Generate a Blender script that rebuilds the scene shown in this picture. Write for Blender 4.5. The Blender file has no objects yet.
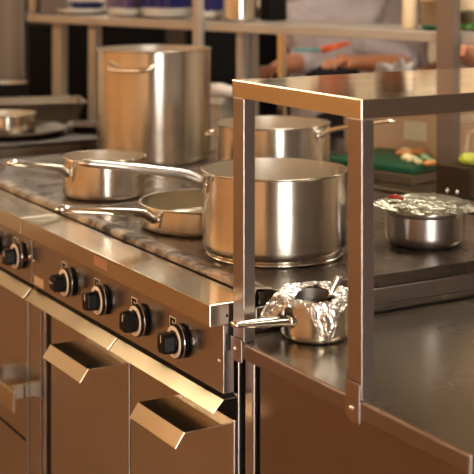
import bpy, math, random
from mathutils import Vector, Matrix, noise
random.seed(7)
S = bpy.context.scene
COL = S.collection
PI = math.pi
# ------------------------------------------------------------------ camera
HC = 1.5528; TH = .5264; FP = 1315.5
CX, CY = -1.14643542, -1.95064946
cd = bpy.data.cameras.new('camera'); cam = bpy.data.objects.new('camera', cd); COL.objects.link(cam)
cam.location = (CX, CY, HC); cam.rotation_euler = (PI/2, 0, -TH)
cd.sensor_width = 36; cd.lens = FP/474*36; cd.shift_y = -(237+36.25)/474
cd.clip_start = .05; cd.clip_end = 60
cd.dof.use_dof = True; cd.dof.focus_distance = 2.4; cd.dof.aperture_fstop = 5.4; cd.dof.aperture_blades = 9
S.camera = cam
# ------------------------------------------------------------------ world, exposure
w = bpy.data.worlds.new('world'); S.world = w; w.use_nodes = True
w.node_tree.nodes['Background'].inputs[0].default_value = (.9, .75, .6, 1)
w.node_tree.nodes['Background'].inputs[1].default_value = .05
S.view_settings.view_transform = 'Standard'; S.view_settings.look = 'None'
S.view_settings.exposure = 0.0; S.view_settings.gamma = 1
S.view_settings.use_curve_mapping = False
S.cycles.use_denoising = True
S.cycles.max_bounces = 10; S.cycles.glossy_bounces = 6; S.cycles.diffuse_bounces = 4
S.cycles.sample_clamp_indirect = 6
# added ceiling lamps, unseen, to light the scene: (x, y, size x, size y, strength, colour)
WARM = (1, .72, .42); NEUT = (1, .88, .72)
ADDED_LAMPS = [
    (-1.9, 1.2, .4, 1.3, 20, WARM), (-1.9, 3.6, .4, 1.3, 32, WARM),
    (-.35, -2.3, .35, 1.2, 26, NEUT),
    (1.6, -1.5, 1.2, .35, 14, NEUT),
    (.95, .9, .35, 1.3, 24, NEUT), (3.0, .2, 1.2, .35, 26, NEUT), (1.2, 4.5, 1.2, .35, 26, NEUT), (3.3, 4.8, 1.2, .35, 20, NEUT),
]
# ------------------------------------------------------------------ helpers
RX = Vector((math.cos(TH), -math.sin(TH), 0)); FW = Vector((math.sin(TH), math.cos(TH), 0))
def camdir(a, b): return (RX*a + FW*b).normalized()

class MB:
    def __init__(s): s.v = []; s.f = []; s.sm = []
    def add(s, vs, fs, smooth=False):
        n = len(s.v); s.v += [Vector(p) for p in vs]
        for f in fs: s.f.append([i+n for i in f]); s.sm.append(smooth)
        return s
    def box(s, a, b, m=None):
        x0, y0, z0 = a; x1, y1, z1 = b
        vs = [Vector(p) for p in ((x0,y0,z0),(x1,y0,z0),(x1,y1,z0),(x0,y1,z0),(x0,y0,z1),(x1,y0,z1),(x1,y1,z1),(x0,y1,z1))]
        if m: vs = [m @ p for p in vs]
        return s.add(vs, [(0,3,2,1),(4,5,6,7),(0,1,5,4),(1,2,6,5),(2,3,7,6),(3,0,4,7)])
    def prism(s, poly, fn0, fn1):
        n = len(poly); vs = [fn0(p) for p in poly]+[fn1(p) for p in poly]
        fs = [list(range(n))[::-1], list(range(n, 2*n))]+[(i, (i+1) % n, n+(i+1) % n, n+i) for i in range(n)]
        return s.add(vs, fs)
    def prism_y(s, poly, y0, y1): return s.prism(poly, lambda p: (p[0], y0, p[1]), lambda p: (p[0], y1, p[1]))
    def prism_z(s, poly, z0, z1): return s.prism(poly, lambda p: (p[0], p[1], z0), lambda p: (p[0], p[1], z1))
    def lathe(s, prof, n=64, m=None, smooth=True, cap=False):
        vs = []
        for r, z in prof:
            for k in range(n):
                a = 2*PI*k/n; p = Vector((r*math.cos(a), r*math.sin(a), z)); vs.append(m @ p if m else p)
        fs = []
        for i in range(len(prof)-1):
            for k in range(n):
                k2 = (k+1) % n
                fs.append((i*n+k, i*n+k2, (i+1)*n+k2, (i+1)*n+k))
        if cap:
            fs.append(list(range(n))[::-1]); fs.append([(len(prof)-1)*n+k for k in range(n)])
        return s.add(vs, fs, smooth)
    def tube(s, pts, rad, n=12, up=(0,0,1), flat=1.0, closed=False):
        """sweep; rad: number or list of (w,h) or numbers"""
        pts = [Vector(p) for p in pts]; N = len(pts); up = Vector(up); vs = []
        for i, p in enumerate(pts):
            if closed: t = pts[(i+1) % N]-pts[i-1]
            else: t = pts[min(i+1, N-1)]-pts[max(i-1, 0)]
            t.normalize(); sd = t.cross(up)
            if sd.length < 1e-4: sd = t.cross(Vector((1, 0, 0)))
            sd.normalize(); u2 = sd.cross(t).normalized()
            r = rad[i] if isinstance(rad, (list, tuple)) else rad
            rw, rh = r if isinstance(r, (list, tuple)) else (r, r*flat)
            for k in range(n):
                a = 2*PI*k/n; vs.append(p+sd*rw*math.cos(a)+u2*rh*math.sin(a))
        fs = []
        for i in range(N if closed else N-1):
            j = (i+1) % N
            for k in range(n):
                k2 = (k+1) % n; fs.append((i*n+k, i*n+k2, j*n+k2, j*n+k))
        if not closed: fs += [list(range(n))[::-1], [(N-1)*n+k for k in range(n)]]
        return s.add(vs, fs, True)

ROOT = {}
def obj(name, mb, mat, parent=None, loc=None, bevel=0, seg=2, auto=True):
    base = ROOT[parent.name] if parent else Vector(loc or (0, 0, 0))
    me = bpy.data.meshes.new(name); me.from_pydata([tuple(p-base) for p in mb.v], [], mb.f)
    me.polygons.foreach_set('use_smooth', mb.sm); me.update()
    o = bpy.data.objects.new(name, me); COL.objects.link(o)
    o.data.materials.append(mat)
    if parent: o.parent = parent
    else: o.location = base
    ROOT[o.name] = base
    if bevel:
        b = o.modifiers.new('bevel', 'BEVEL'); b.width = bevel; b.segments = seg; b.limit_method = 'ANGLE'; b.angle_limit = .6
    return o
def tag(o, label=None, cat=None, group=None, kind=None):
    if label: o['label'] = label
    if cat: o['category'] = cat
    if group: o['group'] = group
    if kind: o['kind'] = kind
    return o
def thing(name, label, cat, loc, group=None):
    o = bpy.data.objects.new(name, None); COL.objects.link(o); o.location = loc; o.empty_display_size = .05
    ROOT[o.name] = Vector(loc); return tag(o, label, cat, group)
def struct(name, mb, mat, bevel=0): return tag(obj(name, mb, mat, bevel=bevel), kind='structure')
def part_label(o, t): o['label'] = t; return o
def copy_thing(root, delta, label):
    r = root.copy(); COL.objects.link(r); r.location = root.location+Vector(delta); r['label'] = label
    ROOT[r.name] = ROOT[root.name]+Vector(delta)
    for ch in [c for c in bpy.data.objects if c.parent == root]:
        c2 = ch.copy(); COL.objects.link(c2); c2.parent = r; ROOT[c2.name] = ROOT[r.name]
        for g in [g for g in bpy.data.objects if g.parent == ch]:
            g2 = g.copy(); COL.objects.link(g2); g2.parent = c2
    return r
# ------------------------------------------------------------------ materials
def mat(name, col, rough=.5, metal=0.0, bump=0, bscale=40, var=0, vscale=6, rvar=0, aniso=0, stretch=None, spec=.5, trans=0, ior=1.45, detail=4, col2=None, tangent='Z'):
    m = bpy.data.materials.new(name); m.use_nodes = True; nt = m.node_tree; N = nt.nodes; L = nt.links
    b = N['Principled BSDF']; b.inputs['Base Color'].default_value = (*col, 1); b.inputs['Roughness'].default_value = rough
    b.inputs['Metallic'].default_value = metal; b.inputs['Specular IOR Level'].default_value = spec
    if trans: b.inputs['Transmission Weight'].default_value = trans; b.inputs['IOR'].default_value = ior
    tc = N.new('ShaderNodeTexCoord'); mp = N.new('ShaderNodeMapping'); L.new(tc.outputs['Object'], mp.inputs[0])
    if stretch: mp.inputs['Scale'].default_value = stretch
    if var or col2:
        n = N.new('ShaderNodeTexNoise'); n.inputs['Scale'].default_value = vscale; n.inputs['Detail'].default_value = detail; L.new(mp.outputs[0], n.inputs[0])
        r = N.new('ShaderNodeValToRGB'); L.new(n.outputs[0], r.inputs[0])
        c2 = col2 or tuple(c*(1-var) for c in col)
        r.color_ramp.elements[0].position = .35; r.color_ramp.elements[1].position = .65
        r.color_ramp.elements[0].color = (*c2, 1); r.color_ramp.elements[1].color = (*col, 1)
        L.new(r.outputs[0], b.inputs['Base Color'])
    if rvar:
        n2 = N.new('ShaderNodeTexNoise'); n2.inputs['Scale'].default_value = vscale*1.7; n2.inputs['Detail'].default_value = 5; L.new(mp.outputs[0], n2.inputs[0])
        mr = N.new('ShaderNodeMapRange'); mr.inputs[1].default_value = .3; mr.inputs[2].default_value = .7
        mr.inputs[3].default_value = max(.02, rough-rvar); mr.inputs[4].default_value = rough+rvar
        L.new(n2.outputs[0], mr.inputs[0]); L.new(mr.outputs[0], b.inputs['Roughness'])
    if aniso:
        b.inputs['Anisotropic'].default_value = aniso; b.inputs['Anisotropic Rotation'].default_value = .25
        tg = N.new('ShaderNodeTangent'); tg.direction_type = 'RADIAL'; tg.axis = tangent; L.new(tg.outputs[0], b.inputs['Tangent'])
    if bump:
        n3 = N.new('ShaderNodeTexNoise'); n3.inputs['Scale'].default_value = bscale; n3.inputs['Detail'].default_value = 4; L.new(mp.outputs[0], n3.inputs[0])
        bp = N.new('ShaderNodeBump'); bp.inputs['Strength'].default_value = 1; bp.inputs['Distance'].default_value = bump
        L.new(n3.outputs[0], bp.inputs['Height']); L.new(bp.outputs[0], b.inputs['Normal'])
    return m
def emis(name, col, st):
    m = bpy.data.materials.new(name); m.use_nodes = True; b = m.node_tree.nodes['Principled BSDF']
    b.inputs['Base Color'].default_value = (0, 0, 0, 1); b.inputs['Emission Color'].default_value = (*col, 1); b.inputs['Emission Strength'].default_value = st
    return m
STEEL = mat('steel_sheet', (.50, .47, .45), .24, 1, var=.06, vscale=3, rvar=.03)
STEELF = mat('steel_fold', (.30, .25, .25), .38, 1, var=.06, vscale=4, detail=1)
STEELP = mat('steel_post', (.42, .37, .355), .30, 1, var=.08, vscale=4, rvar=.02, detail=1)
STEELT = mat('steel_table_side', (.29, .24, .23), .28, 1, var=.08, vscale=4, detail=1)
TOPM = mat('steel_worktop', (.44, .40, .33), .25, 1, var=.14, vscale=3.5, rvar=.04, detail=1.5)
STEELB = mat('steel_far', (.46, .42, .37), .42, .45, var=.1)
DARKS = mat('steel_dull_dark', (.20, .16, .12), .35, .8, var=.1)
RAIL = mat('steel_rail', (.72, .67, .56), .2, 1, var=.08, vscale=5, rvar=.03, detail=1)
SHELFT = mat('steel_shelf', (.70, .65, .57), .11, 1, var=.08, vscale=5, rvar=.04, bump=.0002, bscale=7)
POT = mat('steel_pot', (.70, .65, .58), .23, 1, aniso=.75, var=.08, vscale=3, stretch=(1, 1, 9))
POTIN = mat('steel_pot_inside', (.80, .75, .67), .36, 1, var=.15, vscale=9)
POLI = mat('steel_polished', (.75, .71, .64), .14, 1)
SATIN = mat('steel_satin', (.56, .53, .50), .34, 1, aniso=.5, rvar=.05)
DARKM = mat('blackened_iron', (.085, .07, .058), .42, .7, var=.6, vscale=9, rvar=.16, bump=.0012, bscale=22)
PLATE = mat('range_plate', (.19, .15, .118), .30, .8, var=.5, vscale=5, rvar=.14, bump=.0008, bscale=14)
CRUST = mat('burnt_crust', (.46, .38, .31), .42, .6, col2=(.02, .015, .012), vscale=22, bump=.002, bscale=70, detail=6)
BLACK = mat('black_plastic', (.004, .004, .005), .35, spec=.15)
BLACKM = mat('black_matte', (.006, .005, .005), .7, spec=.15)
CREAM = mat('cream_print', (.95, .82, .68), .45)
CHROME = mat('chrome', (.8, .78, .75), .1, 1)
RED = mat('red_lens', (.6, .02, .02), .2)
DARKP = mat('steel_dark_post', (.24, .19, .165), .4, .7)
FOIL = mat('aluminium_foil', (.62, .59, .55), .28, 1, bump=.0012, bscale=90)
FOILT = mat('aluminium_foil_dull', (.27, .255, .20), .38, 1, bump=.001, bscale=70)
FOOD = mat('dark_sauce', (.012, .006, .006), .35, var=.6, vscale=60, bump=.002, bscale=90)
FLOOR = mat('quarry_tile', (.215, .105, .045), .45, var=.2, vscale=2)
WALLW = mat('wall_warm', (.68, .40, .185), .55, var=.1, vscale=1)
WALLG = mat('wall_grey', (.60, .50, .37), .6, var=.1, vscale=1)
WALLD = mat('wall_dark', (.07, .04, .026), .6)
CEIL = mat('ceiling_paint', (.55, .47, .38), .7)
SKIN = mat('skin', (.62, .27, .14), .5)
JACK = mat('chef_jacket', (.62, .55, .57), .85, bump=.05, bscale=7, var=.25, vscale=6)
APRON = mat('black_apron', (.012, .010, .012), .8)
TROU = mat('trousers', (.04, .04, .05), .9)
HAIR = mat('hair', (.02, .015, .01), .6)
WHITE = mat('white_china', (.72, .70, .66), .25)
BLUE = mat('dark_blue_plastic', (.01, .015, .13), .35)
PURP = mat('violet_plastic', (.12, .08, .17), .45)
IVORY = mat('ivory_plastic', (.78, .62, .42), .4)
TAN = mat('tan_plastic', (.30, .20, .10), .35)
GREEN = mat('green_board', (.0, .065, .028), .45)
HERB = mat('herb_green', (.07, .3, .03), .6, bump=.01, bscale=60)
BEIGE = mat('beige_plastic', (.56, .42, .29), .5)
PAPER = mat('paper', (.80, .80, .66), .7)
TEAL = mat('teal_plastic', (.1, .38, .40), .4)
ORAN = mat('orange_plastic', (.8, .13, .03), .4)
CLOTH = mat('white_cloth', (.68, .64, .62), .9, bump=.006, bscale=30)
STICK = mat('orange_sticker', (.40, .20, .11), .5)

# ------------------------------------------------------------------ the room
X0, X1, Y0, Y1, ZC = -2.7, 4.2, -3.4, 5.4, 2.75
struct('floor', MB().box((X0, Y0, -.1), (X1, Y1, 0)), FLOOR)
struct('ceiling', MB().box((X0, Y0, ZC), (X1, Y1, ZC+.1)), CEIL)
struct('wall_left', MB().box((X0-.1, Y0, 0), (X0, Y1, ZC)), WALLW)
struct('wall_right', MB().box((X1, Y0, 0), (X1+.1, Y1, ZC)), WALLG)
struct('wall_back', MB().box((X0, Y1, 0), (X1, Y1+.1, ZC)), WALLG)
struct('wall_front', MB().box((X0, Y0-.1, 0), (X1, Y0, ZC)), mat('wall_brown_grey', (.17, .14, .13), .6))
WHERE = ['warm, over the aisle beside the ranges', 'warm, at the far end of the aisle', 'behind the camera near the added glowing door', 'behind the foreground worktable',
         'directly above the cooktop', 'between the added hood and the right wall', 'over the oven bank', 'beyond the added hood in the far right corner']
for i, (x, y, sx, sy, st, c) in enumerate(ADDED_LAMPS):
    t = thing('added_ceiling_light', 'added unseen rectangular ceiling light panel with bright diffuser, ' + WHERE[i], 'light', (x, y, ZC), group='added ceiling light panels')
    obj('housing', MB().box((x-sx/2-.03, y-sy/2-.03, ZC-.06), (x+sx/2+.03, y+sy/2+.03, ZC-.001)), STEEL, t)
    obj('diffuser', MB().box((x-sx/2, y-sy/2, ZC-.075), (x+sx/2, y+sy/2, ZC-.061)), emis('added_lamp_glow', c, st), t)

# added unseen door behind the camera: glowing panes for highlights on the pots
dm = MB().box((-1.43, Y0+.001, 0), (-1.35, Y0+.06, 2.2)).box((-.30, Y0+.001, 0), (-.22, Y0+.06, 2.2)).box((-1.35, Y0+.001, 2.1), (-.30, Y0+.06, 2.2)).box((-1.35, Y0+.001, 0), (-.30, Y0+.06, .12))
dr_ = struct('added_door_1', dm, STEELP)
obj('glow_pane', MB().box((-1.35, Y0+.02, .12), (-.30, Y0+.03, 2.1)), emis('added_pane_glow', (1, .93, .84), 16), dr_)
# added hood over the back aisle, unseen, dims reflections in the worktop
t = thing('added_hood', 'added dark steel hood, unseen, over the back table to dim reflections', 'hood', (2.3, 2.4, 2.05))
hm = MB(); hx = lambda x0, y0, x1, y1, z: [(x0, y0, z), (x1, y0, z), (x1, y1, z), (x0, y1, z)]
hm.add(hx(1.5, .9, 3.6, 4.3, 2.05)+hx(1.5, .9, 3.6, 4.3, 2.15)+hx(1.9, 1.4, 3.2, 3.8, 2.74), [(0, 3, 2, 1), (0, 1, 5, 4), (1, 2, 6, 5), (2, 3, 7, 6), (3, 0, 4, 7), (4, 5, 9, 8), (5, 6, 10, 9), (6, 7, 11, 10), (7, 4, 8, 11), (8, 9, 10, 11)])
obj('added_canopy', hm, mat('added_hood_steel', (.16, .14, .12), .4, .7), t, bevel=.004)
# dark oven bank against the far side
t = thing('oven_bank', 'dark oven cabinet far behind the left part of the back shelf', 'oven', (1.2, 4.4, 0))
bm_ = Matrix.Translation((1.55, 4.1, 0)) @ Matrix.Rotation(-TH, 4, 'Z')
obj('body', MB().box((-1.45, 0, 0), (1.25, .42, 1.33), bm_), WALLD, t, bevel=.01)
obj('door', MB().box((-1.3, -.02, .5), (-.5, -.001, 1.25), bm_), BLACK, t, bevel=.01)
obj('door', MB().box((-.4, -.02, .5), (.35, -.001, 1.25), bm_), BLACK, t, bevel=.01)
obj('door', MB().box((.45, -.02, .5), (1.2, -.001, 1.25), bm_), BLACK, t, bevel=.01)

# ------------------------------------------------------------------ worktable with overshelf
T = thing('worktable', 'stainless steel worktable in the foreground, standing right of the range', 'table', (0, -.28, 0))
TY0, TY1, TL = -.594, .038, 1.42
top = MB().box((0.001, TY0, .872), (TL, TY1, .9))
part_label(obj('worktop', top, TOPM, T, bevel=.0022), 'scratched steel worktop with a folded edge')
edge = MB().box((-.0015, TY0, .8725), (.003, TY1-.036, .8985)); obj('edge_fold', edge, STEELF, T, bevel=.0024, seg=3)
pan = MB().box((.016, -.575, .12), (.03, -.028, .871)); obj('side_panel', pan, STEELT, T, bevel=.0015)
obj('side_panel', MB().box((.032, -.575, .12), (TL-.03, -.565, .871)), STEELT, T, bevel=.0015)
for (lx, ly) in ((.02, .0), (.02, -.562), (TL-.06, .0), (TL-.06, -.562)):
    x0_, y0_ = (lx, ly) if ly > -.1 else (lx+.012, ly)
    obj('leg', MB().box((x0_, y0_-.012+.012, 0), (x0_+.03, y0_+.03, .871)), STEELP, T, bevel=.003)
obj('bottom_shelf', MB().box((.033, -.56, .15), (TL-.04, -.003, .18)), STEEL, T, bevel=.002)

O = thing('overshelf', 'stainless steel shelf on square posts rising from the foreground worktable', 'shelf', (0, -.155, .9))
SL = 1.40
poly = MB().box((0, -.3474, 1.3205), (SL, .0386, 1.3503))
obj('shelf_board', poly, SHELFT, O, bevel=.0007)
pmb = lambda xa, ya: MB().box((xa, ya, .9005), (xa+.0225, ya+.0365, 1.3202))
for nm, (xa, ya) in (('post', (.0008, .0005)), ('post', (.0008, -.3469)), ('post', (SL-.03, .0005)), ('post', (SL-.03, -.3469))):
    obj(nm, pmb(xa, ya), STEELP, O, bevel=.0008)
# foot brackets screwed over the worktop edge
for ya, ztop in ((.0005, .905), (-.3469, .925)):
    zb = .866
    m = MB().prism([(ya-.0002, ztop), (ya-.0002, zb), (ya+.022, zb-.002), (ya+.037, zb+.008), (ya+.037, ztop)], lambda p: (-.0040, p[0], p[1]), lambda p: (-.0018, p[0], p[1]))
    o = obj('foot_bracket', m, STEELP, O, bevel=.0008)
    sm = MB().lathe([(.0, -.003), (.0032, -.0026), (.0045, 0)], 20, Matrix.Translation((-.0041, ya+.020, .885)) @ Matrix.Rotation(PI/2, 4, 'Y'))
    obj('screw', sm, CHROME, o)

# ------------------------------------------------------------------ ranges
def bend_lip(mb, y0, y1, x, z, run, rise, th=.002, flat=.0):
    """sheet: from (x+flat,z) out to (x,z) then sloping out & down to (x-run,z-rise)"""
    t = [(x+flat, z), (x, z), (x-run, z-rise)]; u = [(x+flat, z-th), (x+th*.3, z-th), (x-run+th*.8, z-rise-th*.6)]
    P = [(a, y, b) for y in (y0, y1) for (a, b) in t+u]
    mb.add(P, [(0, 1, 7, 6), (1, 2, 8, 7), (2, 5, 11, 8), (5, 4, 10, 11), (4, 3, 9, 10), (3, 0, 6, 9), (0, 3, 4, 1), (1, 4, 5, 2), (6, 7, 10, 9), (7, 8, 11, 10)]); return mb

XF = -.041; XP = -.013
def knob(root, y, z=.856, ang=0.0):
    k = MB(); x = XP
    R = Matrix.Translation((x, y, z)) @ Matrix.Rotation(-PI/2, 4, 'Y')
    base = obj('knob', MB().lathe([(0, 0), (.0285, 0), (.0315, .003), (.0315, .013), (.0295, .0165), (0, .0165)], 40, R), BLACK, root)
    obj('dial_ring', MB().lathe([(.0215, .0166), (.0288, .0166), (.0288, .0176), (.0215, .0176)], 40, R, smooth=False), CREAM, base)
    obj('bezel', MB().lathe([(.0315, .0085), (.0318, .009), (.0318, .0098), (.0315, .0102)], 40, R), CHROME, base)
    g = MB(); Rg = R @ Matrix.Rotation(ang, 4, 'Z')
    g.lathe([(0, .0168), (.0185, .0168), (.0175, .023), (0, .0235)], 28, Rg)
    n = 10
    pr = [(-.0165, -.0085), (-.0105, -.0115), (.0105, -.0115), (.0165, -.0085), (.0165, .0085), (.0105, .0115), (-.0105, .0115), (-.0165, .0085)]
    g.prism(pr, lambda p: Rg @ Vector((p[0]*1.15, p[1]*1.5, .022)), lambda p: Rg @ Vector((p[0]*1.08, p[1]*1.38, .043)))
    obj('grip', g, BLACK, base, bevel=.0025, seg=3)
    obj('pointer', MB().box((.002, -.0008, .0431), (.0155, .0008, .0436), Rg), CREAM, base)
    tk = MB()
    for a in range(8):
        A = a*PI/4+.3; tk.box((-.0008, -.0008, .0178), (.0008, .0008, .0184), R @ Matrix.Translation((.0236*math.cos(A), .0236*math.sin(A), 0)))
    obj('dial_marks', tk, BLACKM, base)
def sign(root, y, z=.882):
    """small outlined burner symbol printed above a knob"""
    x = XP-.0008; s = MB(); a, b, t = .0125, .0095, .0016
    s.box((x, y-a, z-b), (x+.0006, y+a, z-b+t)).box((x, y-a, z+b-t), (x+.0006, y+a, z+b)).box((x, y-a, z-b+t), (x+.0006, y-a+t, z+b-t)).box((x, y+a-t, z-b+t), (x+.0006, y+a, z+b-t))
    s.box((x, y-.0015, z-.002), (x+.0006, y+.0015, z+.003)).box((x, y-.0075, z-.005), (x+.0006, y-.0045, z+.001))
    obj('burner_symbol', s, CREAM, root)
    obj('symbol_field', MB().box((x+.0001, y-a+t, z-b+t), (x+.0005, y+a-t, z+b-t)), BLACKM, root)

def rng(y0, y1, label, knobs, doors, stiles):
    """y0 = near end, y1 = far end"""
    R = thing('cooking_range', label, 'stove', (.4, (y0+y1)/2, 0))
    obj('body', MB().box((.018, y0+.003, .10), (.87, y1-.003, .914)), STEEL, R, bevel=.002)
    for (x, y) in ((.05, y0+.06), (.05, y1-.1), (.8, y0+.06), (.8, y1-.1)):
        obj('foot', MB().lathe([(.022, 0), (.022, .1)], 16, Matrix.Translation((x, y, 0)), cap=True), STEELP, R)
    fr = MB().box((XF, y0, .9215), (.052, y1, .96)); obj('front_rail', fr, RAIL, R, bevel=.0014)
    obj('control_panel', MB().box((XP, y0+.001, .8015), (.0085, y1-.001, .9213)), STEEL, R, bevel=.001)
    obj('side_rail', MB().box((.0525, y0, .9145), (.87, y0+.010, .944)), STEELP, R, bevel=.0015)
    # solid top with a rough crusted rim
    pl = MB().box((.066, y0+.0115, .9145), (.87, y1-.003, .967)); part_label(obj('cooktop', pl, PLATE, R, bevel=.002), 'dark burnished solid cooking top')
    cr = MB(); ny, nx = 300, 9
    for (rows) in (0,):
        prof = [(.0575, .9605), (.0585, .9665), (.060, .9715), (.069, .9735), (.080, .9725), (.091, .9700), (.100, .9678)]
        vs = []; n = len(prof)
        for i in range(ny+1):
            y = y0+.012+(y1-y0-.016)*i/ny
            for j, (px_, pz) in enumerate(prof):
                q = Vector((px_*60, y*60, 3)); k = noise.noise(q*.45)*.0030+noise.noise(q*1.3)*.0022+noise.noise(q*3.1)*.0018
                if j == 0: k *= .2
                vs.append((px_+k*1.2, y, max(.9605, pz+k*(1 if 0 < j < n-1 else .3))))
        fs = [(i*n+j, i*n+j+1, (i+1)*n+j+1, (i+1)*n+j) for i in range(ny) for j in range(n-1)]
        fs = [f[::-1] for f in fs]
        cr.add(vs, fs, True)
    obj('black_strip', MB().box((.0521, y0+.012, .9585), (.0585, y1-.004, .9612)), BLACKM, R)  # black strip between the front rail and the crusted rim
    cro = obj('crusted_rim', cr, CRUST, R); part_label(cro, 'charred grease crust along the cooktop edge')
    for y, a in knobs: knob(R, y, ang=a); sign(R, y+.035)
    # drip tray lips
    ym = (y0+y1)/2-.02
    for (a, b) in ((y0-.002, ym-.003), (ym+.003, y1-.012)):
        m = bend_lip(MB(), a, b, -.0150, .7935, .0210, .0215, flat=.03)
        part_label(obj('drip_tray', m, RAIL, R, bevel=.0006), 'drip tray front with a slanted pull lip')
    for (a, b) in doors:
        d = obj('door', MB().box((.008, a, .14), (.0172, b, .752)), STEEL, R, bevel=.0018)
        yield_door.append((R, d, a, b))
    for (a, b) in stiles: obj('stile', MB().box((.010, a, .10), (.0172, b, .785)), STEEL, R, bevel=.0015)
    rc = MB().box((.0155, y0+.004, .753), (.0176, y1-.004, .789)).box((-.006, y0+.002, .7937), (.0085, y1-.002, .8013))
    if stiles[0][0] < .95: rc.box((.0150, .8945, .1), (.0176, .9275, .7525))
    obj('recess_shade', rc, BLACKM, R)  # black slabs put the shade of the door and panel gaps into colour
    return R
yield_door = []
K1 = [(.7256, 1.45), (.5496, .15), (.3688, -.1), (.2035, .08)]
R1 = rng(.046, .953, 'steel cooking range nearest the camera, four black knobs and two lower doors', K1, [(.0475, .467), (.4735, .891)], [(.931, .950)])
R2 = rng(.957, 1.863, 'steel cooking range at the left edge of the photo, beyond the nearest one', [(1.0265, .1), (1.20, .1), (1.42, .1), (1.6, .1)], [(1.036, 1.80)], [(.960, 1.031)])
# pull handles on the two doors of range 1
for d, (a, b) in ((yield_door[0][1], (.093, .279)), (yield_door[1][1], (.511, .713))):
    m = bend_lip(MB(), a, b, -.066, .7295, .018, .0255, flat=.0735)
    h = obj('handle', m, RAIL, d, bevel=.0006)
    ROOT[h.name] = ROOT[d.name]
    s = MB()
    for y in (a+.02, b-.03): s.lathe([(0, -.006), (.0035, -.005), (.0035, 0)], 12, Matrix.Translation((-.020, y, .7272)))
    obj('rivet', s, CHROME, h)
part_label(obj('screw', MB().lathe([(0, .0022), (.0028, .0018), (.0036, 0)], 16, Matrix.Translation((XP-.0001, .062, .855)) @ Matrix.Rotation(-PI/2, 4, 'Y')), CHROME, R1), 'bright screw at panel end')
obj('screw', MB().lathe([(0, .0026), (.003, .002), (.004, 0)], 16, Matrix.Translation((XP-.0001, .945, .858)) @ Matrix.Rotation(-PI/2, 4, 'Y')), CHROME, R1)
obj('screw', MB().lathe([(0, .0022), (.003, .0018), (.004, 0)], 16, Matrix.Translation((XP-.0001, .972, .862)) @ Matrix.Rotation(-PI/2, 4, 'Y')), CHROME, R2)
obj('indicator_light', MB().lathe([(0, .004), (.003, .003), (.0045, 0)], 16, Matrix.Translation((XP-.0001, 1.0, .852)) @ Matrix.Rotation(-PI/2, 4, 'Y')), RED, R2)
obj('sticker', MB().box((XP-.0007, .885, .806), (XP-.0001, .940, .826)), BEIGE, R1)
obj('sticker', MB().box((XF-.0006, .476, .934), (XF-.0001, .536, .953)), STICK, R1)
obj('bolt_hole', MB().lathe([(0, 0), (.0028, 0)], 16, Matrix.Translation((-.006, .0458, .938)) @ Matrix.Rotation(PI/2, 4, 'X')), BLACKM, R1)
# oven door handle on range 2 : square bracket
d2 = yield_door[2][1]
hb = MB().box((-.044, 1.0, .49), (-.036, 1.25, .545)).box((-.0361, 1.06, .50), (.0079, 1.072, .535)).box((-.0361, 1.22, .50), (.0079, 1.232, .535))
obj('handle', hb, RAIL, d2, bevel=.003)
obj('door_seam', MB().box((.0072, 1.05, .40), (.0081, 1.25, .407)), BLACKM, d2)

# ------------------------------------------------------------------ tall cabinet beyond the ranges
CZ = 1.0
G = thing('griddle_cabinet', 'dark steel cabinet beyond the ranges with pans standing on it', 'cabinet', (.3, 2.5, 0))
obj('body', MB().box((-.03, 1.87, .08), (.66, 3.1, .985)), PLATE, G, bevel=.002)
obj('top', MB().box((-.04, 1.868, .986), (.68, 3.1, CZ)), DARKM, G, bevel=.003)
for (x, y) in ((.02, 1.92), (.02, 3.05), (.6, 1.92), (.6, 3.05)):
    obj('foot', MB().lathe([(.022, 0), (.022, .08)], 16, Matrix.Translation((x, y, 0)), cap=True), STEELP, G)

# ------------------------------------------------------------------ pots
def wall_profile(r, h, t=.0025, lip=.003, rb=.014, base=0.0):
    p = [(0, base), (r-rb, base)]
    for k in range(1, 7):
        a = PI/2*k/6; p.append((r-rb+rb*math.sin(a), base+rb-rb*math.cos(a)))
    p += [(r, base+rb+.0015), (r, base+rb+.004), (r, h*.5), (r, h-.0085), (r, h-.0055), (r, h-.004), (r+lip, h-.001), (r+lip*.8, h), (r-t, h-.001)]
    return p
def inner_profile(r, h, t=.0025, rb=.014):
    p = [(r-t-.0002, h-.0012), (r-t-.0002, h-.003), (r-t-.0002, h*.5), (r-t-.0002, .004+rb+.003), (r-t-.0002, .004+rb+.001)]
    for k in range(6, -1, -1):
        a = PI/2*k/6; p.append((r-t-rb+rb*math.sin(a), .004+rb-rb*math.cos(a)))
    p += [(0, .004)]
    return p
def pot(name, label, cat, c, z0, r, h, disc=False, mat_=None, rb=.014, lip=.003):
    t = thing(name, label, cat, (c.x, c.y, z0)); M = Matrix.Translation((c.x, c.y, z0+(.006 if disc else 0)))
    hh = h-(.006 if disc else 0)
    obj('body', MB().lathe(wall_profile(r, hh, rb=rb, lip=lip), 96, M), mat_ or POT, t)
    obj('inside', MB().lathe(inner_profile(r, hh, rb=rb), 96, M), POTIN, t)
    if disc:
        obj('base_disc', MB().lathe([(0, 0), (r*.93, 0), (r*.95, .002), (r*.95, .0055), (r*.8, .0062)], 96, Matrix.Translation((c.x, c.y, z0))), POLI, t)
    return t
def at(u, d): return Vector((CX, CY, 0))+RX*((u-237)/FP*d)+FW*d
def zof(v, d): return HC-(v+36.25)*d/FP
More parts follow.
